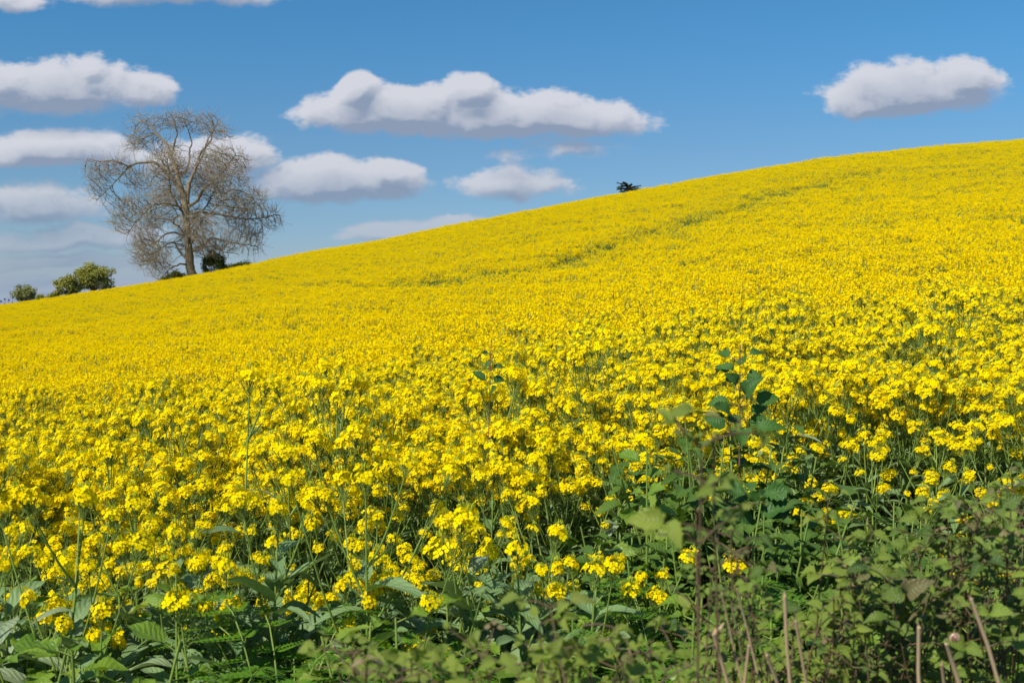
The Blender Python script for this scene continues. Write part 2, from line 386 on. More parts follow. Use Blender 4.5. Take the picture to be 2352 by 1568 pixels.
def rape_plant(H, nbr, leaves=8, low=.55, hs=1.):
    """-> stem MB, foliage MB, list of (head index, 4x4 matrix)"""
    st, fo, heads = MB(), MB(), []
    lean = rng.normal(0, .05, 2) * H
    main = smooth_path([(0, 0, 0), (lean[0] * .2, lean[1] * .2, H * .35), (lean[0] * .5 + rng.normal(0, .01), lean[1] * .5, H * .7), (lean[0], lean[1], H - .06)], 9)
    tubes(st, main, np.linspace(.0075, .0024, 9), 5)
    def head(p, d, s):
        s = s * hs
        q = Vector(d).to_track_quat('Z', 'Y').to_matrix().to_4x4()
        M = Matrix.Translation(Vector(p) + Vector(d).normalized() * .07 * s) @ q @ Matrix.Scale(s, 4)
        heads.append((int(rng.integers(len(HEADS))), M))
    head(main[-1], main[-1] - main[-2], rng.uniform(.95, 1.2))
    az = rng.random() * 6.28
    for b in range(nbr):
        az += 2.4 + rng.normal(0, .2); fr = low + (.92 - low) * (b + rng.random()) / nbr
        i = fr * 8; i0 = int(i); base = main[i0] + (main[min(i0 + 1, 8)] - main[i0]) * (i - i0)
        ln = (H - base[2]) * rng.uniform(.75, 1.12) + .03
        out = ln * rng.uniform(.28, .5); o = np.array([math.cos(az), math.sin(az), 0])
        tip = base + o * out + np.array([0, 0, ln * rng.uniform(.72, .98)])
        br = smooth_path([base, base + o * out * .5 + [0, 0, ln * .35], tip], 6)
        tubes(st, br, np.linspace(.0042, .0018, 6), 4)
        head(br[-1], br[-1] - br[-2], rng.uniform(.65, 1.1))
        L = rng.uniform(.05, .11)
        leaf(fo, base, o + np.array([0, 0, .8]), [0, 0, 1], L, L * .26, 'lance', rng.uniform(-.2, .5), .3, 1, rows=8)
        if rng.random() < .5 and ln > .2:
            side = br[3]; a2 = az + rng.uniform(-1.4, 1.4); t2 = side + np.array([math.cos(a2) * .06, math.sin(a2) * .06, .07 + .08 * rng.random()])
            tubes(st, np.array([side, (side + t2) / 2 + [0, 0, -.01], t2]), np.array([.002, .0018, .0014]), 4)
            head(t2, (t2 - side) + np.array([0, 0, .05]), rng.uniform(.5, .85))
    for k in range(leaves):
        fr = .3 + (.55 if leaves < 20 else .66) * (k + rng.random() * .6) / leaves; az += 2.4
        i = fr * 8; i0 = int(i); base = main[i0] + (main[i0 + 1] - main[i0]) * (i - i0)
        L = rng.uniform(.12, .2) * (1.2 - fr * .4); o = np.array([math.cos(az), math.sin(az), rng.uniform(.2, 1.1)])
        leaf(fo, base, o, [0, 0, 1], L, L * rng.uniform(.26, .46), 'lance' if fr > .45 else 'lobed', rng.uniform(.1, .9), rng.uniform(.1, .4), 1)
    return st, fo, heads
VAR = [rape_plant(rng.uniform(1.12, 1.34), int(rng.integers(7, 11)), hs=1.15) for k in range(12)]
VARF = [rape_plant(rng.uniform(.9, 1.12), int(rng.integers(2, 5)), leaves=14, low=.5) for k in range(8)]     # edge plants: leafier, fewer heads
GROUP_R = 'oilseed rape plants in the front rows of the crop'
KEEP = []
def make_plant(parts, first={}):
    key = id(parts); KEEP.append(parts)
    if key in first: return copy_tree(first[key])
    st, fo, heads = parts
    root = empty('rapeseed_plant', (0, 0, 0), 'x', 'plant')
    a = st.obj('stem', MATS, root, smooth=True); b = fo.obj('foliage', MATS, root, smooth=True)
    for k, M in heads:
        h = bpy.data.objects.new('flower_head', HEAD_ME[k]); COL.objects.link(h); h.parent = root; h.matrix_local = M
    first[key] = root
    return root
def front_y(u):
    """where the crop starts, by direction"""
    return float(np.interp(u, [-600, 0, 700, 1300, 1500, 1750, 1900, 2352, 3000], [3.5, 3.5, 3.4, 3.4, 3.9, 4.6, 4.6, 4.1, 4.1]))
def scatter(y0, y1, margin, dens):
    out = []
    y = y0
    step = 1 / math.sqrt(dens)
    while y < y1:
        hw = .52 * y + margin
        for x in np.arange(-hw, hw, step):
            out.append((x + rng.uniform(-.48, .48) * step, y + rng.uniform(-.48, .48) * step))
        y += step
    return np.array(out)
pts = scatter(3.0, 12.5, 2.2, 29)
uu = UC + FPX * pts[:, 0] / pts[:, 1]
fy = np.array([front_y(u) for u in uu])
edge_ = pts[:, 1] - fy
keep = (edge_ > -.35) & (rng.random(len(pts)) < np.interp(edge_, [-.35, 0, .7, 1.2], [.10, .34, .7, 1.]))
pts, uu, fy = pts[keep], uu[keep], fy[keep]
inview = (uu > -70) & (uu < 2422)
order = np.argsort(np.where(inview, pts[:, 1], 1e9))
NIND = 215
ind = order[:NIND]; rest = np.setdiff1d(np.arange(len(pts)), ind)
def place_ind(x, y, h_scale, variants, k, lab='yellow flowering oilseed rape plant in the front rows of the crop', grp=GROUP_R, rz=None):
    o = make_plant(variants[k % len(variants)])
    o.location = (x, y, gz(x, y) - .01); o.rotation_euler = (0, 0, rng.random() * 6.28 if rz is None else rz)
    o.scale = (1, 1, h_scale); o['label'] = lab; o['category'] = 'plant'
    if grp: o['group'] = grp
    return o
for j, i in enumerate(ind):
    x, y = pts[i]; edge = y - fy[i]
    if edge < .8:
        place_ind(x, y, rng.uniform(.80, 1.0) + .14 * edge, VARF, int(rng.integers(8)))
    else:
        place_ind(x, y, rng.uniform(.9, 1.04) * (1.16 if rng.random() < .07 else 1), VAR, int(rng.integers(12)))

# the rest of the crop: one object, its plants instanced
src = bpy.data.collections.new('rapeseed_sources')
joined = []
for k, (st, fo, heads) in enumerate(VAR + VARF[:4]):
    mb = MB(); mb.merge(st); mb.merge(fo)
    for h, M in heads: mb.merge(HEADS[h], M, rnd=rng.random())
    o = bpy.data.objects.new('crop_clump_%02d' % k, mb.mesh('crop_clump', MATS)); src.objects.link(o)
NCL = len(VAR) + 4
def crop_patch(size, yellow, seed):
    """a square of crop for the distance: some 25 plants to the square metre, simplified"""
    mb = MB(); n = int(25 * size * size * 1.4); s2 = size / 2 + .06
    px = rng.uniform(-s2, s2, (n, 2)); H = rng.uniform(1.02, 1.3, n)
    if yellow < .5: H -= .16
    base = np.concatenate([px, np.full((n, 1), .35)], 1); top = np.stack([px[:, 0] + rng.normal(0, .04, n), px[:, 1] + rng.normal(0, .04, n), H - .03], -1)
    tubes(mb, np.stack([base, top], 1), np.tile([.006, .003], (n, 1)), 3, 0)
    nb = 6; N = n * nb
    az = rng.random((n, nb)) * 6.28; rr = rng.uniform(.02, .17, (n, nb)); hz = -np.abs(rng.normal(0, .11, (n, nb)))
    hz[:, 0] = 0; rr[:, 0] = .01
    C = np.stack([top[:, None, 0] + rr * np.cos(az), top[:, None, 1] + rr * np.sin(az), H[:, None] + hz], -1).reshape(-1, 3)
    B = np.repeat(np.stack([top[:, 0], top[:, 1], H - .38], -1), nb, 0)
    tubes(mb, np.stack([B, (B + C) / 2 + (C - B) * [.25, .25, 0], C - [0, 0, .02]], 1), np.tile([.0035, .003, .002], (N, 1)), 3, 0)
    keepm = rng.random(N) < yellow; C = C[keepm]; N = len(C)
    q = 13
    d = unit(rng.standard_normal((N, q, 3)) + np.array([0, 0, .45]))
    P = C[:, None] + d * np.array([.027, .027, .032]) * rng.uniform(.7, 1.25, (N, 1, 1))
    nrm = unit(d + .5 * rng.standard_normal(d.shape)); X = unit(np.cross(nrm, rng.standard_normal(d.shape))); Y = np.cross(nrm, X)
    s = .0098 * rng.uniform(.8, 1.25, (N, q, 1))
    V = np.stack([P - X * s - Y * s * .7, P + X * s - Y * s * .7, P + X * s * .8 + Y * s, P - X * s * .8 + Y * s], 2)
    A = np.zeros(V.shape); A[..., 1] = .7; A[..., 2] = rng.random((N, q, 1))
    mb.add(V, np.arange(N * q * 4).reshape(-1, 4), A, 2)
    # foliage below: narrow leaves and pods
    M_ = int(n * 9); lp = np.concatenate([rng.uniform(-s2, s2, (M_, 2)), rng.uniform(.35, 1.0, (M_, 1))], 1)
    ld = unit(rng.standard_normal((M_, 3)) * [1, 1, .6] + [0, 0, .5]); lw = unit(np.cross(ld, rng.standard_normal((M_, 3))))
    LL = rng.uniform(.05, .13, (M_, 1)); WW = LL * .13
    V = np.stack([lp, lp + ld * LL * .5 + lw * WW, lp + ld * LL, lp + ld * LL * .5 - lw * WW], 1)
    A = np.zeros(V.shape); A[..., 0] = .5; A[..., 2] = rng.random((M_, 1))
    mb.add(V, np.arange(M_ * 4).reshape(-1, 4), A, 0)
    return mb
NP_ = 8
for k in range(NP_):
    o = bpy.data.objects.new('crop_patch_%02d' % k, crop_patch(1., 1. if k < 5 else (.62 if k < 7 else .3), k).mesh('crop_patch', MATS)); src.objects.link(o)

def build_crop():
    P, I, Rz, S = [], [], [], []
    for i in rest:
        x, y = pts[i]; P.append((x, y, gz(x, y) - .01)); I.append(int(rng.integers(NCL)) if y - fy[i] > .5 else NCL - 1 - int(rng.integers(4)))
        Rz.append(rng.random() * 6.28); sz = rng.uniform(.88, 1.04) * (1.15 if rng.random() < .08 else 1); S.append((1, 1, sz))
    # distance
    y = 12.6; xs, ysl = [], []
    while y < 172:
        st = .82 if y < 60 else 1.0
        x = np.arange(-(.64 * y + 4), .64 * y + 4, st)
        xs.append(x + rng.uniform(-.2, .2, len(x))); ysl.append(np.full(len(x), y) + rng.uniform(-.2, .2, len(x))); y += st
    X = np.concatenate(xs); Y = np.concatenate(ysl); Z = ground_z(X, Y)
    U = UC + FPX * X / Y; D = np.log(Y)
    # wheel tracks: long thin bands of shorter, greener crop that climb the hill
    tr = np.zeros(len(X))
    for pu, pv, wd, amp in TRACKS:
        # band drawn on the ground between two ground points per segment
        for a, b in zip(pu[:-1], pu[1:]):
            a = np.array(a); b = np.array(b); ab = b - a; tt = np.clip(((X - a[0]) * ab[0] + (Y - a[1]) * ab[1]) / ab.dot(ab), 0, 1)
            dd = np.hypot(X - a[0] - tt * ab[0], Y - a[1] - tt * ab[1])
            tr = np.maximum(tr, amp * np.exp(-(dd / wd) ** 2))
    nzv = np.sin(X * .31 + 1.7 * np.sin(Y * .17)) * np.sin(Y * .23 + 1.3 * np.sin(X * .11 + 2)) + .5 * np.sin(X * .9 + Y * .5) * np.sin(Y * .8 - X * .4)
    pr = np.clip(tr + .10 * np.clip(nzv, 0, 1) + .38 * np.clip((U - 1300) / 800, 0, 1) * np.clip((Y - 25) / 40, 0, 1), 0, 1)
    r = rng.random(len(X)); idx = rng.integers(0, 5, len(X))
    idx = np.where(r < pr, rng.integers(5, 8, len(X)), idx); idx = np.where((tr > .5) & (r < .5), 7, idx)
    Z = Z - .34 * tr + .10 * nzv
    P += list(zip(X, Y, Z)); I += list(NCL + idx); Rz += list(rng.integers(0, 4, len(X)) * math.pi / 2 + rng.uniform(-.2, .2, len(X)))
    sc = rng.uniform(.92, 1.09, len(X)); S += [(1, 1, q) for q in sc]
    me = bpy.data.meshes.new('rapeseed_crop'); me.vertices.add(len(P)); me.vertices.foreach_set('co', np.array(P, np.float32).ravel())
    a = me.attributes.new('idx', 'INT', 'POINT'); a.data.foreach_set('value', np.array(I, np.int32))
    rot = np.zeros((len(P), 3), np.float32); rot[:, 2] = Rz
    a = me.attributes.new('rot', 'FLOAT_VECTOR', 'POINT'); a.data.foreach_set('vector', rot.ravel())
    a = me.attributes.new('scl', 'FLOAT_VECTOR', 'POINT'); a.data.foreach_set('vector', np.array(S, np.float32).ravel())
    o = bpy.data.objects.new('rapeseed_crop', me); COL.objects.link(o)
    tag(o, 'yellow flowering oilseed rape crop covering the whole hillside', 'crop', kind='stuff')
    g = bpy.data.node_groups.new('crop_scatter', 'GeometryNodeTree'); t = NT(g)
    g.interface.new_socket('Geometry', in_out='INPUT', socket_type='NodeSocketGeometry')
    g.interface.new_socket('Geometry', in_out='OUTPUT', socket_type='NodeSocketGeometry')
    gi = t.n('NodeGroupInput'); go = t.n('NodeGroupOutput')
    ci = t.n('GeometryNodeCollectionInfo'); ci.inputs[0].default_value = src; ci.inputs[1].default_value = True; ci.inputs[2].default_value = True
    ip = t.n('GeometryNodeInstanceOnPoints'); m2p = t.n('GeometryNodeMeshToPoints')
    t.link(gi.outputs[0], m2p.inputs[0]); t.link(m2p.outputs[0], ip.inputs['Points']); t.link(ci.outputs[0], ip.inputs['Instance'])
    ip.inputs['Pick Instance'].default_value = True
    na = t.n('GeometryNodeInputNamedAttribute', data_type='INT'); na.inputs[0].default_value = 'idx'; t.link(na.outputs[0], ip.inputs['Instance Index'])
    nr = t.n('GeometryNodeInputNamedAttribute', data_type='FLOAT_VECTOR'); nr.inputs[0].default_value = 'rot'
    er = t.n('FunctionNodeEulerToRotation'); t.link(nr.outputs[0], er.inputs[0]); t.link(er.outputs[0], ip.inputs['Rotation'])
    ns = t.n('GeometryNodeInputNamedAttribute', data_type='FLOAT_VECTOR'); ns.inputs[0].default_value = 'scl'; t.link(ns.outputs[0], ip.inputs['Scale'])
    t.link(ip.outputs[0], go.inputs[0])
    md = o.modifiers.new('scatter', 'NODES'); md.node_group = g
def ground_at(u, v):
    """ground point whose canopy is seen at column u, row v"""
    ys = np.exp(np.linspace(math.log(6), math.log(140), 600)); xs = (u - UC) / FPX * ys
    vv = VH - (ground_z(xs, ys) + 1.2 - CAMZ) / ys * FPX
    return (float(xs[np.argmin(np.abs(vv - v))]), float(ys[np.argmin(np.abs(vv - v))]))
TRACKS = [([ground_at(*q) for q in ((880, 648), (1080, 640), (1250, 607), (1400, 560), (1560, 518), (1700, 472), (1830, 432), (2000, 395))], 0, 1.5, .95),
          ([ground_at(*q) for q in ((1060, 672), (1280, 628), (1450, 577), (1610, 530), (1760, 482))], 0, 2.8, .42),
          ([ground_at(*q) for q in ((1120, 712), (1260, 700), (1330, 690))], 0, .8, .8),
          ([ground_at(*q) for q in ((1830, 700), (1930, 712), (2050, 712))], 0, .6, .9),
          ([ground_at(*q) for q in ((330, 668), (520, 650), (700, 640))], 0, 1.2, .2)]
build_crop()

# ------------------------------------------------------------------ bare tree on the skyline
def bare_tree():
    TY = 137.; base = at(443, 640, TY); bx = base[0]; bz = gz(bx, TY)
    sc = .01495
    def L3(cx, cy, d=0.): return np.array([(cx - 965) * sc, d, (1470 - cy) * sc + (base[2] - bz)])
    root = empty('bare_tree', (bx, TY, bz), 'big leafless tree with grey brown twiggy crown standing on the skyline', 'tree')
    T = [(968, 1560), (965, 1470), (947, 1380), (942, 1300), (928, 1100), (922, 960), (905, 830), (862, 700), (842, 600), (800, 500), (768, 400), (715, 340), (660, 270), (610, 215)]
    limbs = [
        ([(860, 690), (868, 640), (905, 580), (912, 500), (905, 400), (935, 350), (920, 260), (890, 170)], .2, [0, .5, 1, 1.5, 2, 2, 2, 2]),
        ([(800, 500), (835, 430), (865, 360), (890, 290), (870, 200), (820, 150)], .14, [0, -.5, -1, -1.5, -2, -2]),
        ([(925, 900), (928, 750), (935, 670), (965, 600), (990, 480), (1022, 410), (1072, 330), (1085, 260), (1110, 180)], .3, [0, .3, .6, 1, 1.5, 2, 2.4, 2.6, 3]),
        ([(968, 600), (1060, 460), (1130, 350), (1200, 300)], .13, [1, 0, -1, -2]),
        ([(850, 720), (790, 640), (735, 580), (690, 550), (600, 555), (530, 590), (470, 570), (400, 545), (300, 545), (210, 520)], .22, [0, -.6, -1.2, -1.8, -2.2, -2.6, -3, -3, -3, -3]),
        ([(540, 585), (480, 640), (400, 740), (330, 830), (270, 880)], .1, [-2.5, -2.8, -3, -3.2, -3.4]),
        ([(890, 880), (868, 830), (800, 740), (740, 640), (640, 510), (590, 470)], .17, [0, 1, 2, 3, 4, 4.5]),
        ([(885, 900), (800, 870), (740, 880), (690, 910), (640, 990), (580, 1070), (545, 1170)], .17, [0, -.8, -1.6, -2.2, -3, -3.6, -4]),
        ([(935, 890), (1010, 850), (1060, 770), (1130, 710), (1220, 640), (1290, 560), (1340, 500)], .22, [0, -.4, -.8, -1.2, -1.8, -2.2, -2.6]),
        ([(930, 950), (1030, 940), (1120, 960), (1230, 980), (1380, 1000), (1500, 990), (1600, 960)], .17, [0, .5, 1, 1.5, 2, 2.4, 2.8]),
        ([(950, 1190), (1000, 1140), (1040, 1070), (1100, 990), (1200, 930), (1300, 820)], .17, [0, -.6, -1.4, -2.2, -3, -4]),
        ([(955, 1250), (1050, 1200), (1110, 1140), (1200, 1160), (1330, 1180), (1450, 1200)], .18, [0, .4, .8, 1, 1.2, 1.5]),
        ([(985, 1240), (1100, 1195), (1180, 1230), (1280, 1275), (1400, 1290)], .13, [0, -1, -2, -3, -3.5]),
        ([(930, 1150), (880, 1060), (850, 1030), (890, 985), (870, 930)], .12, [0, -.8, -1.5, -2.2, -3]),
        ([(935, 1150), (860, 1105), (790, 1130), (740, 1190), (650, 1230), (600, 1300)], .13, [0, -.8, -1.8, -2.8, -3.6, -4.2]),
        ([(945, 1330), (850, 1260), (780, 1200), (740, 1165), (640, 1200), (560, 1260)], .17, [0, .8, 1.6, 2.2, 3, 3.6]),
        ([(945, 1350), (860, 1370), (800, 1420), (740, 1500)], .13, [0, -1, -1.6, -2]),
        ([(920, 1000), (900, 900), (880, 780), (900, 640)], .16, [0, -2, -4, -5.5]),
        ([(930, 1050), (960, 950), (1010, 850), (1040, 700)], .16, [0, 2, 4, 6]),
        ([(930, 1150), (900, 1080), (840, 980), (800, 880)], .15, [0, 2, 4, 6.5]),
        ([(940, 1200), (980, 1100), (1080, 1020), (1150, 960)], .15, [0, -2.2, -4.5, -6.5])]
    nodes, par, rad = [], [], []
    def add_path(P, r0, r1, parent):
        prev = parent
        for i, p in enumerate(P):
            if parent >= 0 and i == 0: continue
            nodes.append(p); par.append(prev); rad.append(r0 + (r1 - r0) * i / (len(P) - 1)); prev = len(nodes) - 1
    tp = smooth_path([L3(*q) for q in T], 60)
    tr = MB(); rT = np.interp(np.linspace(0, 1, 60), [0, .06, .12, .3, .5, .7, .85, 1], [.95, .78, .58, .44, .36, .24, .14, .05])
    tubes(tr, tp, rT * (1 + .05 * rng.standard_normal(60)), 12, 0); tr.obj('trunk', [BARK], root, smooth=True)
    add_path(tp, .5, .06, -1)
    for k, r_ in enumerate(rT): rad[k] = r_
    for pl, r0, dep in limbs:
        P = smooth_path([L3(a, b, d) for (a, b), d in zip(pl, dep)], 34)
        P[3:] += np.cumsum(rng.normal(0, .035, (31, 3)), 0)
        mb = MB(); tubes(mb, P, np.linspace(r0, .035, 34) * (1 + .06 * rng.standard_normal(34)), 8, 0); mb.obj('limb', [BARK], root, smooth=True)
        near = int(np.argmin(np.linalg.norm(np.array(nodes) - P[0], axis=1)))
        add_path(P, r0, .035, near)
    nskel = len(nodes)
    blobs = [(560, 220, 95, 90, 1), (690, 220, 80, 60, 1), (860, 190, 140, 80, 2), (1080, 220, 110, 100, 2), (1210, 320, 90, 60, -2), (560, 330, 130, 60, 1), (540, 400, 90, 50, 0), (700, 400, 90, 60, 3),
             (300, 600, 130, 70, -3), (460, 610, 120, 90, -3), (300, 760, 95, 110, -3), (580, 690, 130, 90, -2), (720, 600, 130, 110, 4), (880, 620, 150, 130, -5), (1000, 680, 160, 160, 5),
             (1150, 520, 160, 110, -1), (1310, 540, 150, 110, -2), (1260, 700, 200, 130, -3), (1180, 860, 180, 130, 4), (1450, 860, 140, 110, -2), (1540, 960, 110, 90, 3),
             (1350, 1070, 170, 130, 2), (1420, 1190, 100, 90, 1), (1200, 1200, 190, 80, -2), (1130, 1060, 150, 110, -6), (1300, 960, 160, 90, 3), (560, 900, 190, 80, -2), (480, 1030, 110, 110, -3), (700, 990, 170, 110, -3),
             (530, 1170, 110, 130, 3), (560, 1310, 120, 90, 3), (700, 1240, 150, 120, -3), (740, 1380, 110, 80, -1), (830, 960, 150, 120, 6), (850, 830, 130, 120, -4), (680, 780, 120, 80, 5), (850, 1150, 140, 120, 5), (1060, 1240, 110, 80, 3)]
    att = []
    for cx, cy, rx, ry, d in blobs:
        n = int(330 * (rx * ry / 12000.) ** .9) + 50
        q = unit(rng.standard_normal((n, 3))) * rng.random((n, 1)) ** .4
        dep = 1.2 * min(rx, 150) * sc
        c = L3(cx, cy, d)
        att.append(c + q * np.array([rx * sc, dep, ry * sc]))
    att = np.concatenate(att); alive = np.ones(len(att), bool)
    for it in range(45):
        kd = kdtree.KDTree(len(nodes))
        for i, p in enumerate(nodes): kd.insert(p, i)
        kd.balance(); acc = {}
        ai = np.nonzero(alive)[0]
        if len(ai) < 20: break
        for a in ai:
            co, i, ds = kd.find(att[a])
            if ds < .45: alive[a] = False
            elif ds < 5.5:
                acc.setdefault(i, []).append(a)
        if not acc: break
        for i, L in acc.items():
            dv = unit(att[L] - nodes[i]).sum(0); pd = nodes[i] - nodes[par[i]] if par[i] >= 0 else np.zeros(3)
            dv = unit(dv / len(L) + .5 * unit(pd) + rng.normal(0, .15, 3))
            nodes.append(nodes[i] + dv * .38); par.append(i); rad.append(0.)
    nodes = np.array(nodes); N = len(nodes); acc = np.zeros(N); ch = np.zeros(N, int)
    for i in range(N - 1, -1, -1):
        if ch[i] == 0: acc[i] += .019 ** 2.2
        if par[i] >= 0: acc[par[i]] += acc[i]; ch[par[i]] += 1
    r = np.minimum(acc ** (1 / 2.2), .16)
    e = np.arange(nskel, N); pr = np.array(par)[e]
    br = MB(); r0 = np.where(pr < nskel, np.minimum(r[e] * 1.1, .12), r[pr])
    tubes(br, np.stack([nodes[pr], nodes[e]], 1), np.stack([np.minimum(r0, .14), r[e]], 1), 4, 0)
    br.obj('branches', [BARK], root, smooth=True)
    # twigs: droop a little then turn up at the ends
    P = []; cand = e[(r[e] < .05)]
    for i in cand:
        dirp = unit(nodes[i] - nodes[par[i]]); k = 3 if ch[i] == 0 else (2 if rng.random() < .4 else 1)
        for _ in range(k):
            d = unit(dirp + rng.normal(0, .34, 3)); ln = rng.uniform(.6, 1.7)
            p1 = nodes[i] + d * ln * .4 + [0, 0, -.05 * ln]; d2 = unit(d + np.array([0, 0, .35]) + rng.normal(0, .3, 3)); p2 = p1 + d2 * ln * .35
            d3 = unit(d2 + np.array([0, 0, .4]) + rng.normal(0, .2, 3)); p3 = p2 + d3 * ln * .28
            P.append((nodes[i], p1, p2, p3))
    P = np.array(P); tw = MB(); tubes(tw, P, np.tile([.016, .013, .011, .012], (len(P), 1)), 3, 0)
    tw.obj('twigs', [TWIG], root)
    print('bare tree nodes', N, 'twigs', len(P))
    return bx, TY
bare_tree()

# ------------------------------------------------------------------ leafy trees and shrubs
def leaf_cloud(mb, C, n, rad, size, mat=0, flat=1.):
    """n leaf clusters spread round each centre of C"""
    C = np.asarray(C, float); N = len(C)
    d = unit(rng.standard_normal((N, n, 3))); P = C[:, None] + d * (rng.random((N, n, 1)) ** .45) * np.asarray(rad).reshape(-1, 1, 1) * np.array([1, 1, flat])
    nr = unit(d + .8 * rng.standard_normal(d.shape) + [0, 0, .3]); X = unit(np.cross(nr, rng.standard_normal(d.shape))); Y = np.cross(nr, X)
    s = size * rng.uniform(.6, 1.3, (N, n, 1))
    V = np.stack([P - X * s, P - Y * s * .6, P + X * s, P + Y * s * .6], 2)
    A = np.zeros(V.shape); A[..., 0] = .5; A[..., 2] = rng.random((N, n, 1)) * .6 + rng.random((N, 1, 1)) * .4
    mb.add(V, np.arange(N * n * 4).reshape(-1, 4), A[:, :, :, :], mat)
def leafy_tree(name, u, vbot, vtop, width, y, label, mat=OAKL, nclump=90, nleaf=70, gap=.0, cat='tree', group=None, squash=.8, low=.25, leafs=.16):
    p = at(u, vtop, y); g = gz(p[0], y); Ht = p[2] - g; W = width * y / FPX
    root = empty(name, (p[0], y, g), label, cat, group)
    ch = (vbot - vtop) * y / FPX * 1.25                       # crown height seen
    cz = Ht - ch * .5; tr = MB(); trunk_r = W * .035
    n = nclump
    d = unit(rng.standard_normal((n, 3))); d[:, 2] = np.where(d[:, 2] < -low * 2, -d[:, 2], d[:, 2])
    q = rng.uniform(.5, .95, (n, 1)) * (1 + .13 * np.sin(d[:, :1] * 5 + u) + .12 * np.sin(d[:, 2:] * 7 + u * 2) + .06 * rng.standard_normal((n, 1)))
    C = np.array([0, 0, cz]) + d * q * np.array([W / 2, W / 2, ch * .56])
    tubes(tr, smooth_path([(0, 0, -.2), (.1, 0, cz * .5), (0, 0, cz)], 8), np.linspace(trunk_r * 1.4, trunk_r * .7, 8), 8)
    ks = rng.choice(n, min(n, 26), replace=False)
    fork = np.array([0, 0, cz - ch * .38])
    for k in ks: tubes(tr, smooth_path([fork, (fork + C[k]) / 2 + rng.normal(0, W * .03, 3), C[k]], 6), np.linspace(trunk_r * .5, trunk_r * .1, 6), 5)
    tr.obj('trunk', [BARK], root, smooth=True)
    cr = MB(); leaf_cloud(cr, C, nleaf, rng.uniform(.09, .16, n) * W * 1.1, leafs, flat=squash)
    cr.obj('crown', [mat], root)
    return root
leafy_tree('oak_tree', 216, 664, 609, 92, 250, 'largest round leafy green oak at the left end of the skyline', nclump=120, nleaf=85, leafs=.2)
leafy_tree('oak_tree', 157, 684, 636, 62, 245, 'medium rounded green tree touching the left side of the largest oak', nclump=90, nleaf=80, leafs=.18)
leafy_tree('oak_tree', 60, 694, 658, 62, 290, 'small low grey green tree standing apart near the left edge of the field', mat=veg_mat('pale_leaf', (.20, .22, .06), (.25, .25, .09), trans=.25), nclump=60, nleaf=70, leafs=.2)
leafy_tree('shrub', 95, 696, 678, 34, 285, 'low green shrub at the right foot of the small grey green tree', nclump=26, nleaf=50, leafs=.18, cat='shrub')
leafy_tree('shrub', 120, 692, 676, 34, 243, 'low green shrub at the left foot of the medium tree', nclump=26, nleaf=50, leafs=.18, cat='shrub')
leafy_tree('shrub', 492, 645, 580, 64, 139.5, 'dense dark green shrub growing right beside the trunk of the bare tree', mat=BUSHL, nclump=60, nleaf=90, leafs=.11, cat='shrub')
leafy_tree('shrub', 412, 655, 627, 90, 139.5, 'low rough green shrub at the left foot of the bare tree', mat=HEDGEL, nclump=50, nleaf=60, leafs=.10, cat='shrub', low=0, squash=.6)
leafy_tree('shrub', 560, 625, 607, 100, 140, 'low green shrub on the skyline right of the dark shrub', mat=HEDGEL, nclump=60, nleaf=60, leafs=.10, cat='shrub', low=0, squash=.6)
for k, (u, v, w) in enumerate(((3, 692, 10), (12, 687, 9), (21, 689, 8), (30, 684, 9), (41, 688, 8))):
    y = 420; p = at(u, v, y); g = gz(p[0], y); H = p[2] - g
    root = empty('conifer_tree', (p[0], y, g), 'tiny dark distant conifer in the row at the left edge of the skyline', 'tree', 'distant conifers at the left edge')
    tr = MB(); tubes(tr, np.array([(0, 0, -.2), (0, 0, H * .5), (0, 0, H)]), np.array([.25, .15, .03]), 6); tr.obj('trunk', [BARK], root)
    cr = MB(); hh = np.repeat(np.linspace(.15, 1, 14), 5); rr = (1 - hh) * w * y / FPX * 1.3; aa = rng.random(70) * 6.28
    leaf_cloud(cr, np.stack([rr * np.cos(aa) * .6, rr * np.sin(aa) * .6, hh * H], -1), 20, .3, .16); cr.obj('crown', [CEDL], root)

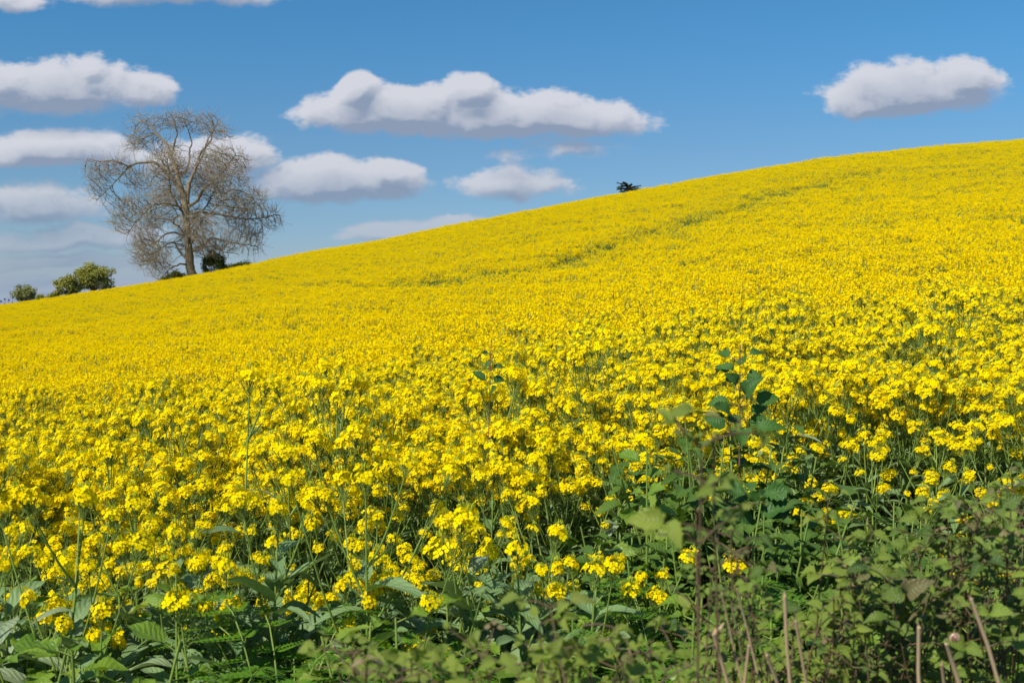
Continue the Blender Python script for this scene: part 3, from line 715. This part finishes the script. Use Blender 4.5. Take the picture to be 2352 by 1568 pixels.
def cedar():
    y = 165; s = y / FPX; p = at(1441, 420, y); g = gz(p[0], y); H = p[2] - g
    root = empty('cedar_tree', (p[0], y, g), 'small dark flat topped cedar poking above the skyline', 'tree')
    tr = MB(); cr = MB()
    k = .106 * s * 2352 / 2352 * 1.0
    def q(a, b): return np.array([(a - 970) * .0625 * s, 0, H - (b - 320) * .0625 * s])     # detail pixels of the cedar
    tubes(tr, smooth_path([(0, 0, -.2), (.1, 0, H * .5), q(940, 520), q(900, 380)], 10), np.linspace(.28, .05, 10), 8)
    arms = [(q(960, 400), q(590, 335)), (q(960, 450), q(720, 440)), (q(960, 540), q(590, 560)), (q(940, 560), q(590, 500)), (q(940, 620), q(710, 650)), (q(980, 540), q(1440, 432)), (q(1000, 600), q(1340, 540)),
            (q(980, 470), q(1090, 390)), (q(990, 620), q(1420, 570)), (q(980, 500), q(1110, 420)), (q(960, 640), q(1200, 640)), (q(960, 400), q(800, 325)), (q(990, 560), q(1250, 470)), (q(950, 700), q(760, 720))]
    for i, (a, b) in enumerate(arms):
        for dy in ((0.,) if i in (0, 5) else (-.8, .8)):
            b2 = b + np.array([0, dy, 0]); P = smooth_path([a, (a + b2) / 2 + [0, 0, -.05], b2], 8)
            tubes(tr, P, np.linspace(.06, .015, 8), 4)
            cc = np.concatenate([P[2:], P[1:7] + rng.normal(0, .12, (6, 3)) * [1, 1, .4]]); w = np.interp(np.arange(len(cc)), [0, 5, 13], [.26, .09, .26])
            leaf_cloud(cr, cc, 34, w, .055, flat=.5)
    leaf_cloud(cr, [q(950, 440), q(960, 520), q(1000, 580), q(920, 600), q(960, 660), q(900, 370)], 140, .32, .06, flat=.6)
    tr.obj('trunk', [BARK], root, smooth=True); cr.obj('crown', [CEDL], root)
cedar()

# ------------------------------------------------------------------ weeds along the field edge
def stalk(mb, P, r0, r1, mat=0, n=9, sides=5):
    Q = smooth_path(P, n); tubes(mb, Q, np.linspace(r0, r1, n), sides, mat); return Q
def broad_weed(H, nl, Lr, lmat=0, kinds=('lobed', 'lobed', 'ovate'), wr=(.55, .85), spread=.3, top=1.):
    st, fo = MB(), MB(); az = rng.random() * 6
    for s in range(int(rng.integers(3, 5))):
        a = rng.random() * 6.28; o = np.array([math.cos(a), math.sin(a), 0]) * spread * H * rng.uniform(.2, .7)
        Q = stalk(st, [(0, 0, 0), o * .35 + [0, 0, H * .45], o + [0, 0, H * rng.uniform(.75, 1.)]], .006, .0022)
        for k in range(nl):
            fr = .45 + .55 * (k + rng.random()) / nl; az += 2.4; i = min(int(fr * 8), 7); b = Q[i] + (Q[i + 1] - Q[i]) * (fr * 8 - i if fr < 1 else 1)
            L = rng.uniform(*Lr) * (1.25 - .5 * fr); o2 = np.array([math.cos(az), math.sin(az), rng.uniform(.1, 1.)])
            pt = b + unit(o2) * L * .35; tubes(st, np.array([b, (b + pt) / 2, pt]), np.array([.0018, .0015, .0012]), 3)
            leaf(fo, pt, o2 + [0, 0, -.1], [0, 0, 1], L, L * rng.uniform(*wr), random.choice(kinds), rng.uniform(.1, .8), rng.uniform(.05, .35), 0, rows=13)
    return st, fo
def fern_weed(H, nf):
    """cow parsley: finely divided fronds"""
    st, fo = MB(), MB()
    for k in range(nf):
        a = k * 2.4 + rng.random(); o = np.array([math.cos(a), math.sin(a), 0]); L = rng.uniform(.16, .3); h = H * rng.uniform(.55, 1.)
        Q = stalk(st, [(0, 0, 0), o * .06 + [0, 0, h * .6], o * (.12 + L * .3) + [0, 0, h], o * (.12 + L) + [0, 0, h - L * .15]], .003, .0008, n=16, sides=4)
        sidev = np.cross(o, [0, 0, 1.])
        for i in range(8, 16):
            f = 1 - (i - 8) / 8.5; pl = .085 * f + .01
            for sgn in (-1, 1):
                d = unit(sidev * sgn + o * .55); m = max(3, int(pl / .009))
                for j in range(m):
                    p = Q[i] + d * pl * (j + .5) / m; ll = .02 * (1 - .6 * j / m) * (.5 + f * .6)
                    for s2 in (-1, 1):
                        dd = unit(d * .5 + np.cross(d, [0, 0, 1.]) * s2 + [0, 0, .15]); w = np.cross(dd, [0, 0, 1.]) * ll * .3
                        V = np.array([p, p + dd * ll * .5 + w, p + dd * ll, p + dd * ll * .5 - w]); A = np.zeros((4, 3)); A[:, 2] = rng.random()
                        fo.add(V, [[0, 1, 2, 3]], A)
    return st, fo
def thing2(name, st, fo, mats_s, mats_f, loc, label, cat, group=None, rz=0.):
    root = empty(name, loc, label, cat, group, rz)
    st.obj('stem', mats_s, root, smooth=True); fo.obj('foliage', mats_f, root, smooth=True)
    return root
VARL = [rape_plant(rng.uniform(.9, 1.05), int(rng.integers(1, 3)), leaves=24, low=.6, hs=.75) for k in range(6)]
for k in range(58):
    u = rng.uniform(-60, 1460); y = rng.uniform(2.75, 3.5); x = (u - UC) / FPX * y
    H = CAMZ + (VH - rng.uniform(1200, 1420)) / FPX * y - gz(x, y)
    place_ind(x, y, H / 1.0, VARL, k, 'leafy grey green rape plant with few or no open flowers at the crop edge', 'leafy rape plants with few flowers at the crop edge')
wv = []
for k in range(7):
    st, fo = broad_weed(rng.uniform(.8, .98), 13, (.05, .105))
    wv.append(thing2('mustard_weed', st, fo, [STEM], [WEEDL], (0, 0, 0), 'leafy bright green weed crowded along the field edge below the flowers', 'weed', 'leafy weeds along the field edge'))
used = set()
def put(protos, k, x, y, s=1., dz=0., label=None):
    pr = protos[k % len(protos)]
    o = pr if pr.name not in used else copy_tree(pr); used.add(pr.name)
    o.location = (x, y, gz(x, y) - .01 + dz); o.rotation_euler = (rng.normal(0, .05), rng.normal(0, .05), rng.random() * 6.28); o.scale = (s, s, s * rng.uniform(.95, 1.05))
    if label: o['label'] = label
    return o
def top_scale(x, y, vtop, H):
    z = CAMZ + (VH - vtop) / FPX * y; return max(.3, (z - gz(x, y)) / H)
n = 0
for row, (y0, step) in enumerate(((2.62, .17), (2.8, .17), (2.98, .17), (3.16, .18), (3.36, .19))):
    for u in np.arange(-120, 2500, step / y0 * FPX):
        y = y0 + rng.uniform(-.06, .06); uj = u + rng.uniform(-50, 50)
        if uj < 1250 and row > 1 and rng.random() < .35: continue
        if 1250 < uj < 1720: vt = 1260 + rng.uniform(0, 150) - 30 * row
        elif uj < 640: vt = 1340 + rng.uniform(-50, 130) - 14 * row
        elif uj < 1250: vt = 1400 + rng.uniform(-50, 110) - 18 * row
        else: vt = 1330 + rng.uniform(0, 150) - 20 * row
        x = (uj - UC) / FPX * y; put(wv, int(rng.integers(7)), x, y, top_scale(x, y, vt, .93)); n += 1
# taller weeds in the dip where the crop starts later, right of centre
wd = []
for k in range(4):
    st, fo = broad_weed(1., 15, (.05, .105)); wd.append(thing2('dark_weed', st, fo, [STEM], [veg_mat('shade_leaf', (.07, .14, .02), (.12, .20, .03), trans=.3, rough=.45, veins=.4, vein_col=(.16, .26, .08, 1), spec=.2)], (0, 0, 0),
                       'tall broad leaved green weed in the gap behind the brambles right of centre', 'weed', 'tall weeds in the gap in the crop'))
for k in range(46):
    uj = rng.uniform(1330, 2330); y = rng.uniform(3.25, 4.2); y = min(y, front_y(uj) + .25)
    vt = np.interp(uj, [1330, 1500, 1700, 1900, 2330], [1250, 1130, 1080, 1190, 1230]) + rng.uniform(-30, 90)
    x = (uj - UC) / FPX * y; put(wd, k, x, y, top_scale(x, y, vt, 1.))
for k in range(16):
    uj = rng.uniform(1590, 1800); y = rng.uniform(3.95, 4.35); x = (uj - UC) / FPX * y; put(wd, k, x, y, top_scale(x, y, rng.uniform(930, 1080), 1.))
fv = []
for k in range(3):
    st, fo = fern_weed(.85, 15); fv.append(thing2('cow_parsley', st, fo, [STEM], [FERN], (0, 0, 0), 'ferny bright green cow parsley at the bottom edge below the rape stems', 'plant', 'ferny cow parsley plants'))
for k, (u, vt, y) in enumerate(((560, 1470, 2.6), (650, 1475, 2.62), (720, 1500, 2.6), (690, 1515, 2.42), (1330, 1500, 2.7), (1600, 1360, 3.0), (1560, 1440, 2.8), (1760, 1500, 2.9))):
    x = (u - UC) / FPX * y; put(fv, k, x, y, top_scale(x, y, vt, .85))

# single plants that stand out
def tall_weed(u, y, vtop, vbot, label, leaves, stem_mat, leaf_mat, lean=0., r=.005, Lr=(.05, .09), name='tall_weed', kinds=('ovate',), wr=(.5, .65)):
    x = (u - UC) / FPX * y; g = gz(x, y); H = CAMZ + (VH - vtop) / FPX * y - g; hb = CAMZ + (VH - vbot) / FPX * y - g
    st, fo = MB(), MB(); Q = stalk(st, [(-lean * 1.2, 0, 0), (-lean * .5, 0, H * .5), (0, 0, H)], r, r * .35, n=30, sides=6)
    az = rng.random() * 6
    for k in range(leaves):
        h = hb + (H - hb) * ((k + .3) / leaves) ** 1.05; i = min(int(h / H * 29), 28); b = Q[i]; az += 2.4
        L = rng.uniform(*Lr) * (1.15 - .5 * k / leaves); o2 = np.array([math.cos(az), math.sin(az) * .8, rng.uniform(.15, .9)])
        pt = b + unit(o2) * L * (.75 if leaves > 20 else .4); tubes(st, np.array([b, (b + pt) / 2 - [0, 0, .004], pt]), np.array([.0016, .0014, .001]), 4)
        leaf(fo, pt, o2, [-.2, -1., .8], L, L * rng.uniform(*wr), random.choice(kinds), rng.uniform(.1, .9), rng.uniform(.1, .4), 0, rows=13)
    return thing2(name, st, fo, [stem_mat], [leaf_mat], (x, y, g), label, 'weed')
tall_weed(1700, 4.1, 790, 1010, 'tall dark leaved weed with a red stem standing above the yellow flowers', 22, REDSTEM, DARKL, r=.006, Lr=(.06, .095), wr=(.55, .75))
tall_weed(1128, 4.6, 780, 905, 'slender dark leaved weed rising out of the flowers in the centre', 6, REDSTEM, DARKL, lean=.05, r=.004, Lr=(.045, .07))
tall_weed(1487, 3.5, 1040, 1290, 'upright weed with a thick pale green stem and drooping leaves', 10, STEM, WEEDL, r=.0075, Lr=(.07, .11), kinds=('lobed',))
tall_weed(1735, 3.9, 1120, 1220, 'broad crinkled dark green weed below the red stemmed weed', 14, STEM, DARKL, r=.006, Lr=(.09, .13), kinds=('lobed',), wr=(.6, .8))
tall_weed(400, 2.75, 1320, 1420, 'weed with a bare pale stalk and small leaf tuft in the lower left', 5, STEM, WEEDL, r=.006, Lr=(.05, .07))
# single rape plants at the very front
for k, (u, y, vt, lab) in enumerate(((1045, 2.95, 1262, 'rape plant with one big round yellow head standing alone low in the centre'),
                                     (835, 2.85, 1090, 'pale stemmed rape plant with wide grey green leaves in front of crop'),
                                     (60, 2.9, 1150, 'rape plant with pale stem at the left edge in front of the crop'),
                                     (480, 2.8, 1372, 'short rape plant with a small yellow head among the weeds lower left'),
                                     (1410, 3.0, 1345, 'short rape plant with a small yellow head among green weeds right of centre'),
                                     (545, 3.6, 870, 'very tall rape plant sticking up above the others left of centre'),
                                     (250, 2.95, 1300, 'rape plant with narrow yellow head among the weeds on the left'),
                                     (1665, 3.3, 1290, 'lone low yellow rape head behind the bramble shoot'))):
    x = (u - UC) / FPX * y; H = CAMZ + (VH - vt) / FPX * y - gz(x, y)
    if k in (0, 3, 4, 6, 7): parts = rape_plant(H, 1 if k else 2, leaves=11, low=.6)
    elif k == 5: parts = rape_plant(H, 1, leaves=5, low=.84)
    else: parts = rape_plant(H, 6, leaves=14, low=.4)
    if k == 0: parts[2][0] = (parts[2][0][0], parts[2][0][1] @ Matrix.Scale(1.35, 4))
    place_ind(x, y, 1., [parts], 0, lab, None)

# ------------------------------------------------------------------ brambles in front
def bramble(tips, rooty, label, leafmat, Lr=(.022, .04), per=9, reach=.45, thick=.0024, seed_dead=.06, name='bramble_bush', root_u=None):
    tips = [at(*t) for t in tips]; c = np.mean(tips, 0); ru = c[0] if root_u is None else root_u; g = gz(ru, rooty)
    base = np.array([ru, rooty, g]); root = empty(name, base, label, 'bramble')
    st, fo = MB(), MB(); nd = 0
    for tp in tips:
        tp = tp - base; s = rng.normal(0, .05, 3) * [1, 1, 0]
        mid = s + (tp - s) * [.45, .45, .78] + rng.normal(0, .04, 3)
        Q = stalk(st, [s, s + (mid - s) * .5 + rng.normal(0, .02, 3), mid, tp], thick, thick * .4, n=26, sides=6)
        az = rng.random() * 6; ln = np.concatenate([[0], np.cumsum(np.linalg.norm(np.diff(Q, axis=0), axis=1))]); tot = ln[-1]
        for k in range(1):             # bare side twigs
            i = int(rng.integers(14, 25)); o = unit(rng.standard_normal(3) + [0, 0, .8]) * rng.uniform(.04, .11)
            tubes(st, np.array([Q[i], Q[i] + o * .5 + rng.normal(0, .006, 3), Q[i] + o]), np.array([thick * .45, thick * .35, thick * .2]), 4)
        for k in range(per):
            sdist = tot - reach * ((k + rng.random() * .7) / per) ** 1.1 * min(1., 1.); i = min(int(np.searchsorted(ln, max(sdist, .01))), 25); b = Q[i]; az += 2.4
            pl = rng.uniform(.015, .05); o = unit(np.array([math.cos(az), math.sin(az), rng.uniform(0., .9)]))
            pt = b + o * pl; tubes(st, np.array([b, b + o * pl * .5 + [0, 0, .003], pt]), np.array([.0013, .001, .0008]), 4)
            dead = rng.random() < seed_dead * .5; L = (.55 if dead else 1.) * rng.uniform(*Lr) * (rng.uniform(.35, .7) if rng.random() < .4 or k == 0 else rng.uniform(.8, 1.15)); sd = unit(np.cross(o, [0, 0, 1.])); r_ = rng.random()
            up = unit(np.array([-.2, -.7, 1.]) + rng.normal(0, .35, 3))
            for d_, f_ in ((o, 1.), (o * .25 + sd, .8), (o * .25 - sd, .8)):
                leaf(fo, pt + unit(d_) * .004, d_, up, L * f_ * 1.1, L * f_ * rng.uniform(.55, .85), 'ovate', rng.uniform(.1, .9), rng.uniform(.1, .6), 1 if dead else 0, rnd=(r_ + rng.random() * .2) % 1, rows=12)
    st.obj('cane', [CANE], root, smooth=True); fo.obj('foliage', [leafmat, DEADL], root, smooth=True)
    return root
def tipgrid(u0, u1, vfun, n, y0, y1, down=120):
    return [(u, vfun(u) + rng.random() ** 1.4 * down, rng.uniform(y0, y1)) for u in rng.uniform(u0, u1, n)]
# low blurred band along the bottom edge, near the camera
for k, (a, b, lab) in enumerate(((790, 960, 'low blurred bramble with reddish leaf tips at the bottom edge, farthest left'), (960, 1150, 'low blurred bramble between the leftmost one and the round leaved one'),
                                 (1150, 1340, 'low blurred bramble with big round yellow green leaves at the bottom edge'), (1340, 1560, 'low blurred bramble at the bottom edge left of the dry stalks'))):
    bramble(tipgrid(a, b, lambda u: 1500, 8, 1.15, 1.4, 80), 1.3, lab, BRAM, Lr=(.017, .028), per=6, reach=.13, seed_dead=.03)
bramble([(1265, 1400, 1.15), (1240, 1440, 1.15), (1340, 1440, 1.2)], 1.2, 'bramble sprig with two large yellow green leaves rising above the blurred band', BRAM, Lr=(.024, .034), per=3, reach=.08, seed_dead=0, name='bramble_sprig')
# the blurred upright shoot
sh = [(1640, 1000, 1.45), (1655, 1110, 1.45), (1700, 1090, 1.5)]
bramble([(1640, 1010, 1.05), (1612, 1030, 1.03)], 1.05, 'blurred upright bramble shoot with a reddish stem in front of the rape', BRAM, Lr=(.020, .027), per=7, reach=.13, seed_dead=.1, name='bramble_shoot')
bramble([(1600, 1180, 1.5), (1680, 1170, 1.5), (1720, 1240, 1.52), (1650, 1250, 1.5), (1740, 1310, 1.5), (1690, 1330, 1.5), (1640, 1310, 1.5), (1660, 1380, 1.5), (1725, 1400, 1.52), (1690, 1270, 1.48)], 1.5,
        'dark twiggy bramble with withered pale leaves under the upright shoot', BRAMD, Lr=(.012, .022), per=8, reach=.17, seed_dead=.12)
skyl = lambda u: np.interp(u, [1500, 1700, 1850, 1950, 2050, 2150, 2250, 2352, 2600], [1500, 1420, 1390, 1300, 1260, 1200, 1170, 1120, 1090])
for a, b, n_, lab in ((1530, 1690, 5, 'loose bramble at the bottom edge around the leftmost dry stalks'), (1690, 1850, 8, 'bramble with small green leaves behind the middle dry stalks'),
                   (1830, 1980, 15, 'bramble climbing to the right between the middle stalks and the thick mass'), (1960, 2110, 19, 'thick bramble left of the long slanting dry stalk'),
                   (2090, 2240, 21, 'thick dark bramble around the snail shell'), (2220, 2380, 24, 'tallest bramble at the right edge of the picture')):
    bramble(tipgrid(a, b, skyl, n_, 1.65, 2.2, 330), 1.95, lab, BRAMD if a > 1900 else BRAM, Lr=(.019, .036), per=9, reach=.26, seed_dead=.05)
bramble([(1905, 1150, 1.8), (1950, 1245, 1.75), (2010, 1225, 1.8), (1960, 1290, 1.8)], 1.85, 'bramble sprig of fresh yellow green leaves left of the tall mass', BRAM, Lr=(.026, .036), per=4, reach=.12, seed_dead=0, name='bramble_sprig')
bramble([(2170, 1165, 1.8), (2220, 1180, 1.8), (2330, 1120, 1.8), (2290, 1150, 1.8)], 1.9, 'bramble sprig of larger veined leaves on top of the right hand mass', BRAM, Lr=(.026, .038), per=5, reach=.14, seed_dead=.1, name='bramble_sprig')
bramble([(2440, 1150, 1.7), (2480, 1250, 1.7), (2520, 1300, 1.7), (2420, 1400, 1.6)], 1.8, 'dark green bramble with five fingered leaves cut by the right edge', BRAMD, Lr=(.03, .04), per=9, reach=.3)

# cut dry stalks, each one a thing
STK = [(1642, 1460, 1674, 1568, 7, 'knobbly broken dry stalk, leftmost of the tall pale ones'), (1725, 1486, 1714, 1568, 7, 'short straight pale stalk right of the knobbly one'),
       (1806, 1372, 1819, 1568, 7, 'tall straight tan stalk, tallest of the middle pair'), (1832, 1430, 1856, 1568, 6, 'slanting tan stalk just right of the tall middle one'),
       (1766, 1509, 1789, 1568, 7, 'greyish leaning stalk low between the short straight one and the middle pair'), (2117, 1445, 2117, 1568, 8, 'upright tan stalk left of the snail'),
       (2181, 1483, 2209, 1568, 8, 'slanting tan stalk just under the snail'), (2171, 1531, 2170, 1568, 7, 'very short pale stalk stub under the snail'),
       (2237, 1378, 2300, 1565, 7, 'long slanting straw coloured stalk at the far right'), (1661, 1366, 1672, 1419, 4, 'thin dry twig above the knobbly stalk'),
       (1695, 1355, 1714, 1423, 4, 'thin dry twig right of the first thin twig'), (1445, 1488, 1473, 1568, 6, 'tan stalk at the bottom edge left of all the tall ones'),
       (1400, 1470, 1426, 1512, 4, 'thin curved twig left of the lone bottom stalk'), (763, 1488, 822, 1568, 5, 'long grey blurred twig slanting at the bottom left of the brambles')]
for (u0, v0, u1, v1, w, lab) in STK:
    y = 1.38; a = at(u0, v0, y); b = at(u1, v1, y + .03); d = (b - a) / np.linalg.norm(b - a)
    g = gz(b[0], y); sl = (b[0] - a[0]) / max(.02, a[2] - b[2])
    foot = np.array([b[0] + sl * (b[2] - g) * .7, y + .08, g])
    root = empty('dry_stalk', foot, lab, 'stalk', None)
    mb = MB(); r = w * y / FPX * .6
    kp = np.array([foot, b * .6 + foot * .4 + [.01 * math.sin(u0), 0, 0], b, (a + b) / 2 + rng.normal(0, .001, 3), a]) - foot
    cl = np.concatenate([[0], np.cumsum(np.linalg.norm(np.diff(kp, axis=0), axis=1))]); tq = np.linspace(0, cl[-1], 22)
    Q = np.stack([np.interp(tq, cl, kp[:, c]) for c in range(3)], 1)
    rr = np.full(22, r) * (1 + .07 * rng.standard_normal(22)); rr[0] *= 1.2
    tubes(mb, Q, rr, 8)
    e = Q[-1]; dd = unit(Q[-1] - Q[-2]); tubes(mb, np.array([e - dd * r * .1, e + dd * r * .7, e + dd * r * 1.1]), np.array([r * .98, r * .55, r * .05]), 8)
    for k in (8, 13, 18):           # nodes of the stalk
        tubes(mb, np.array([Q[k] - dd * r * .9, Q[k], Q[k] + dd * r * .9]), np.array([r * .95, r * 1.28, r * .95]), 8)
    for k in (12, 17):              # stubs of broken side shoots
        o = unit(np.array([rng.choice([-1, 1]) * 1., rng.normal(0, .4), 1.2])); ln = rng.uniform(.008, .022)
        tubes(mb, np.array([Q[k], Q[k] + o * ln * .6, Q[k] + o * ln]), np.array([r * .55, r * .45, r * .35]), 6)
    for k in range(3):              # split, frayed end
        o = unit(dd + rng.normal(0, .3, 3)); tubes(mb, np.array([e - dd * r, e + o * r * 1.5, e + o * r * 3.2]), np.array([r * .4, r * .3, r * .06]), 4)
    if lab.startswith('knobbly'):
        tubes(mb, np.array([e - dd * r, e + [.003, 0, .003], e + [.009, 0, .007], e + [.013, 0, .014]]), np.array([r, r * 1.5, r * 1.2, r * .3]), 8)
    mb.obj('shaft', [STRAW], root, smooth=True)

def snail():
    p = at(2201, 1468, 1.5); root = empty('snail', p, 'small banded snail shell on the bramble at the lower right', 'snail')
    n = 60; t = np.linspace(0, 1, n); th = t * 2 * math.pi * 2.6; k = np.exp(1.5 * t) / math.e ** 1.5
    P = np.stack([np.cos(th) * .0045 * k, -.006 * (1 - k), np.sin(th) * .0045 * k], -1)
    mb = MB(); tubes(mb, P, .0045 * k, 12)
    m = bpy.data.materials.new('snail_shell'); m.use_nodes = True; q = NT(m.node_tree); bs = m.node_tree.nodes['Principled BSDF']
    a_ = q.n('ShaderNodeAttribute', attribute_name='lc'); sp = q.n('ShaderNodeSeparateXYZ'); q.link(a_.outputs['Vector'], sp.inputs[0])
    q.link(q.mix(q.mr(q.m('SINE', q.m('MULTIPLY', sp.outputs[0], 31.4)), .0, .3), (.42, .29, .19, 1), (.12, .05, .03, 1)), bs.inputs['Base Color']); bs.inputs['Roughness'].default_value = .3
    mb.obj('shell', [m], root, smooth=True)
snail()
for c in list(bpy.data.objects):
    if c.name.startswith(('crop_clump', 'crop_patch')): continue
